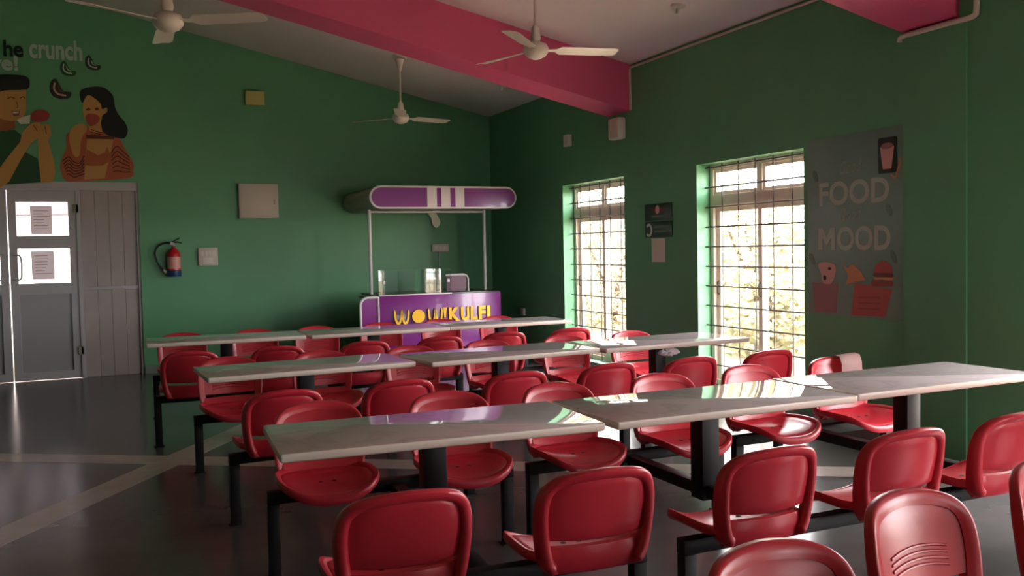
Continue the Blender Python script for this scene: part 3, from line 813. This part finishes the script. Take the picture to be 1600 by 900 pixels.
# two dark notice boards and a paper below them, between the windows
b1 = thing('notice_board', 'upper dark green notice board with small red emblem between the windows', 'sign', (XW, 7.90, 1.695))
box('board', (-0.012, -0.001, -0.48, 0, 0, 0.165), 'sign_dark', b1, 0.002)
obj('emblem', bm_prism(new_bm(), ellipse(-0.235, 0.105, 0.035, 0.045, 16), 'x', -0.0145, -0.0122), 'poster_cup', b1, smooth=False)
for sgn in (-1, 1):
    obj('leaf_mark', bm_prism(new_bm(), ellipse(-0.235 + sgn * 0.07, 0.10, 0.040, 0.022, 14, sgn * 20), 'x', -0.0142, -0.0122), 'mural_lip', b1, smooth=False)
box('caption_bar', (-0.0142, -0.0122, -0.34, -0.13, 0.028, 0.052), 'sign_mid', b1)
b2 = thing('notice_board', 'lower dark notice board with pale round mark between the windows', 'sign', (XW, 7.90, 1.525))
box('board', (-0.012, -0.001, -0.48, 0, 0, 0.158), 'sign_dark', b2, 0.002)
obj('round_mark', bm_prism(new_bm(), stroke([(-0.075 + 0.048 * math.cos(math.radians(a)), 0.075 + 0.055 * math.sin(math.radians(a))) for a in range(40, 330, 20)], 0.026), 'x', -0.0145, -0.0122), 'sign_light', b2, smooth=False)
box('caption_bar', (-0.0142, -0.0122, -0.46, -0.16, 0.092, 0.118), 'sign_mid', b2)
box('caption_bar', (-0.0142, -0.0122, -0.41, -0.18, 0.048, 0.072), 'sign_mid', b2)
o = box('wall_paper', (XW - 0.003, XW - 0.001, 7.555, 7.795, 1.28, 1.515), 'cream_plastic')
o.name = 'paper_notice'; tag(o, 'blank pale paper sheet taped below the dark notice boards', 'notice')

# poster
P0Y = 5.545
po = thing('food_poster', 'grey-green wall poster about good food with drink, fries and burger', 'poster', (XW, P0Y, 0.885))
box('backing', (-0.008, -0.001, -0.932, 0, 0, 1.35), 'poster_grey', po)
def py_(Y): return Y - P0Y
def pz_(Z): return Z - 0.885
def pshape(name, pts, m_, d=0.0025, lift=0.0):
    return obj(name, bm_prism(new_bm(), [(py_(a), pz_(b)) for a, b in pts], 'x', -0.0082 - lift - d, -0.0082 - lift), m_, po, smooth=False)
def ptext(body, y0, y1, z0, z1, m_, off=0.0, shear=0.0, tilt=0.0):
    return text_obj('lettering', body, m_, po, y0 - y1, z1 - z0, (-0.0095, py_(y0), pz_(z0)), 'right', 0.0012, off, shear, tilt)
ptext('FOOD', 5.42, 4.735, 1.715, 1.895, 'poster_letter', 0.026)
ptext('OOD', 5.235, 4.725, 1.375, 1.555, 'poster_letter', 0.026)
pshape('lettering', [(5.43, 1.38), (5.43, 1.55), (5.385, 1.55), (5.342, 1.475), (5.30, 1.55), (5.255, 1.55), (5.255, 1.38), (5.297, 1.38), (5.297, 1.475), (5.342, 1.41), (5.388, 1.475), (5.388, 1.38)], 'poster_letter', 0.0025)
ptext('Good', 5.20, 4.98, 1.94, 2.035, 'poster_script', 0.0, 0.45, 0.06)
ptext('Good', 5.20, 4.98, 1.59, 1.685, 'poster_script', 0.0, 0.45, 0.06)
pshape('phone_frame', round_rect(4.665, 4.835, 1.915, 2.165, 0.015, 3), 'poster_black')
pshape('cup_picture', [(4.815, 2.10), (4.690, 2.10), (4.715, 1.945), (4.79, 1.945)], 'poster_cup', 0.002, 0.003)
pshape('cup_picture', ellipse(4.752, 2.105, 0.055, 0.022, 16), 'poster_pink', 0.0025, 0.0035)
pshape('leaf_swirl', stroke(smooth_open([(4.72, 1.905), (4.68, 1.88), (4.665, 1.93), (4.64, 1.97), (4.645, 2.01)], 4), 0.014), 'poster_orange')
pshape('drink_tub', [(5.50, 1.13), (5.225, 1.13), (5.25, 0.905), (5.47, 0.905)], 'poster_pink')
pshape('ice_cup', smooth_closed([(5.43, 1.27), (5.36, 1.29), (5.26, 1.27), (5.25, 1.21), (5.29, 1.13), (5.38, 1.13), (5.40, 1.20)], 3), 'poster_cup', 0.003, 0.003)
pshape('dark_dot', ellipse(5.31, 1.24, 0.016, 0.012, 10), 'poster_black', 0.001, 0.0065)
pshape('dark_dot', ellipse(5.36, 1.17, 0.016, 0.02, 10), 'poster_black', 0.001, 0.0065)
pshape('fries_carton', [(5.06, 1.14), (4.715, 1.10), (4.775, 0.905), (5.095, 0.895)], 'poster_red')
for zz in (0.945, 0.985, 1.025):
    pshape('carton_print', [(5.03, zz), (4.82, zz + 0.006), (4.82, zz + 0.018), (5.03, zz + 0.012)], 'poster_deepred', 0.001, 0.0028)
pshape('fries', [(5.17, 1.27), (5.13, 1.245), (5.08, 1.275), (5.0, 1.22), (4.955, 1.16), (5.06, 1.145), (5.15, 1.12), (5.12, 1.19)], 'poster_orange', 0.002, 0.003)
pshape('burger_bun', arc(4.79, 1.215, 0.085, 0, 180, 12), 'poster_red', 0.003, 0.003)
pshape('burger_patty', round_rect(4.70, 4.88, 1.185, 1.215, 0.012, 3), 'poster_brown', 0.003, 0.003)
pshape('burger_filling', [(4.885, 1.185), (4.695, 1.185), (4.70, 1.17), (4.75, 1.162), (4.80, 1.172), (4.86, 1.162)], 'poster_orange', 0.003, 0.003)
pshape('burger_bun', round_rect(4.70, 4.90, 1.12, 1.162, 0.018, 3), 'poster_deepred', 0.003, 0.003)
for (a, b) in ((5.46, 1.95), (4.74, 1.66), (4.70, 1.33), (5.50, 1.31)):
    pshape('leaf_sprig', ellipse(a, b, 0.022, 0.05, 12, -25), 'sign_mid')

# ------------------------------------------------------------------ mural cut-outs on the end wall (u, v = mural grid)
def MU(u, v): return (-1.069 + 0.00658 * u, 4.46 - 0.00781 * v + 0.00053 * u)
def mural(name, label, cat='mural'): return thing(name, label, cat, (0, YB, 0))
def mshape(root, name, pts, m_, l0, l1, sm=0):
    p = [MU(*q) for q in pts]
    if sm: p = smooth_closed(p, sm)
    return obj(name, bm_prism(new_bm(), p, 'y', -l1, -l0), m_, root, smooth=False)
def mline(root, pts, w, m_='mural_line', l0=0.0095, l1=0.0105):
    p = smooth_open([MU(*q) for q in pts], 4)
    return obj('drawn_line', bm_prism(new_bm(), stroke(p, w), 'y', -l1, -l0), m_, root, smooth=False)
g = mural('mural_figure', 'wall cut-out of a long-haired figure in striped orange top biting a snack')
mshape(g, 'hair', [(124, 148), (127, 140), (140, 136), (160, 136), (172, 142), (180, 152), (182, 168), (188, 180), (198, 192), (202, 204), (196, 216), (180, 214), (164, 208), (156, 196), (160, 178), (150, 160), (136, 150), (128, 160)], 'mural_hair', 0.001, 0.006, 3)
mshape(g, 'torso', [(100, 206), (122, 196), (140, 196), (160, 202), (184, 212), (196, 232), (208, 252), (209, 266), (200, 278), (120, 278), (96, 276), (88, 258), (90, 244), (99, 226)], 'mural_orange', 0.001, 0.005, 3)
mshape(g, 'face', [(131, 156), (138, 148), (148, 153), (158, 162), (160, 170), (168, 168), (168, 175), (160, 180), (157, 192), (158, 205), (140, 204), (136, 192), (130, 184), (128, 170)], 'mural_skin', 0.006, 0.008, 3)
mshape(g, 'bodice', [(134, 210), (178, 214), (172, 236), (160, 276), (126, 276), (130, 240)], 'mural_skin', 0.005, 0.007, 0)
mshape(g, 'bodice_print', [(132, 230), (150, 240), (162, 236), (166, 228), (170, 238), (172, 248), (158, 256), (140, 256), (128, 254)], 'mural_orange', 0.007, 0.0085, 0)
mshape(g, 'bodice_hem', [(132, 208), (180, 213), (178, 217), (132, 214)], 'mural_line', 0.007, 0.0085, 0)
mshape(g, 'hand', [(104, 212), (108, 198), (118, 192), (130, 192), (134, 200), (124, 214), (120, 238), (112, 240), (106, 226)], 'mural_skin', 0.008, 0.0095, 3)
mshape(g, 'snack', [(132, 182), (138, 176), (150, 178), (156, 184), (150, 192), (138, 195)], 'mural_redbrown', 0.008, 0.010, 3)
mshape(g, 'eye', [(132, 170), (138, 167), (142, 170), (137, 172)], 'mural_line', 0.008, 0.009, 0)
mshape(g, 'eye', [(147, 169), (152, 167), (156, 170), (151, 172)], 'mural_line', 0.008, 0.009, 0)
for i in range(6):
    d = i * 7.5
    mline(g, [(92 + i * 1.2, 246 + d * 0.55), (102, 240 + d * 0.7), (110, 248 + d * 0.62), (120, 250 + d * 0.5), (127, 240 + d * 0.72)], 0.013)
    mline(g, [(172 + i * 0.5, 238 + d * 0.75), (182, 228 + d * 1.0), (192, 236 + d * 0.85), (203, 246 + d * 0.6)], 0.013)
for i in range(3):
    mline(g, [(140, 200 + 4 * i), (150, 204 + 3 * i), (160, 206 + 3 * i)], 0.010)
bo = mural('mural_figure', 'wall cut-out of a short-haired figure in green shirt holding a red snack')
mshape(bo, 'shirt', [(-40, 205), (0, 196), (18, 196), (28, 204), (34, 230), (52, 240), (60, 276), (-40, 276)], 'mural_shirt', 0.001, 0.004, 0)
mshape(bo, 'neck', [(-12, 176), (18, 178), (20, 194), (6, 197), (-14, 196)], 'mural_skin_dark', 0.004, 0.006, 0)
mshape(bo, 'face', [(-18, 140), (0, 134), (36, 134), (38, 150), (36, 172), (24, 182), (6, 182), (-10, 174), (-20, 160)], 'mural_skin', 0.006, 0.008, 2)
mshape(bo, 'hair', [(-24, 142), (-22, 122), (-6, 115), (20, 115), (40, 118), (45, 126), (42, 136), (30, 138), (6, 138), (-10, 142)], 'mural_hair', 0.008, 0.010, 3)
mshape(bo, 'mouth', [(14, 168), (28, 169), (26, 175), (18, 176)], 'mural_lip', 0.008, 0.0095, 0)
mshape(bo, 'teeth', [(16, 169.5), (26, 170), (25, 172), (17, 172)], 'mural_white', 0.0095, 0.0105, 0)
mline(bo, [(9, 150), (15, 148), (21, 150)], 0.010, 'mural_line', 0.008, 0.0095)
mline(bo, [(29, 150), (33, 148), (37, 150)], 0.010, 'mural_line', 0.008, 0.0095)
mline(bo, [(22, 154), (25, 162), (21, 164)], 0.008, 'mural_line', 0.008, 0.0095)
mshape(bo, 'forearm', [(-20, 268), (0, 242), (26, 214), (30, 200), (44, 188), (58, 186), (62, 196), (56, 208), (42, 218), (26, 240), (6, 272), (-14, 284)], 'mural_skin', 0.004, 0.010, 0)
mshape(bo, 'forearm', [(54, 206), (62, 190), (74, 190), (76, 206), (70, 214), (78, 244), (80, 262), (74, 277), (56, 277), (54, 250)], 'mural_skin', 0.003, 0.009, 0)
mshape(bo, 'snack', [(44, 176), (52, 168), (64, 168), (74, 174), (70, 184), (56, 186), (46, 184)], 'mural_redbrown', 0.004, 0.011, 2)
mshape(bo, 'napkin', [(22, 182), (30, 178), (44, 175), (42, 188), (28, 188)], 'mural_white', 0.008, 0.0115, 0)
mline(bo, [(48, 190), (54, 200)], 0.008, 'mural_line', 0.010, 0.011); mline(bo, [(66, 192), (68, 204)], 0.008, 'mural_line', 0.010, 0.011)
for i, (u, v, s_, m1, m2, lab) in enumerate(((92, 137, 1.0, 'chip_dark', 'poster_cup', 'largest curled chip cut-out on the wall, nearest the snack'), (106, 107, 0.75, 'mural_shirt', 'mural_letter', 'pale outlined chip cut-out below the lettering'), (147, 99, 0.75, 'chip_dark', 'mural_letter', 'dark curled chip cut-out right of the lettering'))):
    c = mural('mural_chip', lab)
    mshape(c, 'chip', [(u + s_ * a, v + s_ * b) for a, b in ((-14, -10), (-6, -15), (0, -6), (6, 4), (18, 6), (16, 14), (4, 16), (-10, 12), (-16, 2))], m1, 0.001, 0.005, 3)
    mline(c, [(u - 7 * s_, v - 9 * s_), (u - 9 * s_, v), (u - 3 * s_, v + 8 * s_), (u + 10 * s_, v + 11 * s_)], 0.020 * s_, m2, 0.005, 0.0065)
    mline(c, [(u - 2 * s_, v - 4 * s_), (u + 1 * s_, v + 3 * s_), (u + 8 * s_, v + 6 * s_)], 0.014 * s_, m2 if i else 'chip_brown', 0.005, 0.0065)
def wall_words(body, u0, u1, vb, vt, m_, label):
    (x0, z0), (x1, z1) = MU(u0, vb), MU(u1, vt)
    o = text_obj('wall_lettering', body, m_, None, x1 - x0, z1 - z0, (x0, YB - 0.008, z0), 'back', 0.007, 0.028)
    tag(o, label, 'lettering')
wall_words('crunch', 46, 131, 91, 67, 'mural_letter', 'raised pale letters reading crunch on the end wall')
wall_words('he', 6, 37, 88, 66, 'mural_black', 'raised black letters at the left edge before the word crunch')
wall_words('ve!', -16, 28, 107, 87, 'mural_letter', 'raised pale letters reading ve! below the black letters')

# ------------------------------------------------------------------ outdoors, seen through the windows and door panes
struct(box('outdoor_ground', (XW + TW + 0.01, 40, -30, 45, -0.5, -0.25), 'earth'), 'pale bare ground outside the windows')
struct(box('outdoor_rear_ground', (-30, XW + TW, -30, YR - TW - 0.07, -0.5, -0.25), 'earth'))
struct(box('outdoor_yard', (-30, XW + TW, YB + TW + 0.01, 45, -0.5, -0.25), 'earth'), 'pale bare ground outside the door')
cw = box('compound_wall', (-14, 8, 21.0, 21.25, -0.25, 2.33), 'outer_wall'); tag(cw, 'white compound wall outside the glazed door', 'wall')
pb = box('roof_band', (-14, 8, 20.8, 21.3, 2.34, 4.2), 'outer_band'); tag(pb, 'grey roof edge above the white wall outside the door', 'roof')
pr = box('shade_slab', (-9, 4.5, YB + TW + 0.02, 18.6, 2.95, 3.10), 'outer_band'); tag(pr, 'flat grey slab added to shade the yard outside the glazed door', 'roof')  # unseen slab, added to dim the yard and wall behind the door panes
def shrub(x, y, h, r, seed, m_, label):
    rd = random.Random(seed)
    t = thing('leafy_tree', label, 'tree', (x, y, -0.25), 0, 'trees outside the windows')
    tr = new_bm()
    for k in range(3):
        a = rd.uniform(0, 6.28)
        bm_tube(tr, [(0.05 * math.cos(a), 0.05 * math.sin(a), 0), (0.15 * r * math.cos(a), 0.15 * r * math.sin(a), h * 0.4), (0.5 * r * math.cos(a), 0.5 * r * math.sin(a), h * 0.8)], 0.04, 6, radii=[0.06, 0.045, 0.02])
    obj('trunk', tr, 'bark', t)
    vs, fs = [], []
    for _ in range(2600):
        a = rd.uniform(0, 2 * math.pi); q = rd.random() ** 0.5; zz = rd.uniform(0.02, 1)
        rr_ = r * q * (0.55 + 0.45 * math.sin(math.pi * min(1, zz * 0.9 + 0.1)))
        c = Vector((rr_ * math.cos(a), rr_ * math.sin(a), zz * h))
        d = Vector((rd.uniform(-1, 1), rd.uniform(-1, 1), rd.uniform(-0.6, 0.6))).normalized(); e2 = d.orthogonal().normalized()
        L, W_ = rd.uniform(0.07, 0.15), rd.uniform(0.03, 0.06)
        i0 = len(vs)
        vs += [c - d * L, c + e2 * W_, c + d * L, c - e2 * W_]; fs.append((i0, i0 + 1, i0 + 2, i0 + 3))
    me = bpy.data.meshes.new('foliage'); me.from_pydata([tuple(v) for v in vs], [], fs); me.materials.append(MATS[m_])
    fo = bpy.data.objects.new('foliage', me); COL.objects.link(fo); fo.parent = t; fo['kind'] = 'stuff'
spots = [(9.0, 8.7, 2.6, 1.05), (9.2, 11.1, 2.4, 1.15), (9.9, 13.7, 2.8, 1.25), (9.6, 16.5, 2.6, 1.3), (10.6, 19.3, 3.0, 1.35), (8.4, 6.3, 2.3, 1.0), (11.0, 22.3, 3.0, 1.4)]
for i, (x, y_, h, r) in enumerate(spots):
    shrub(x, y_, h, r, i + 3, 'leaf_a' if i % 2 == 0 else 'leaf_b', ('pale green leafy tree seen through the window grilles' if i % 2 == 0 else 'yellowish leafy tree seen through the window grilles'))
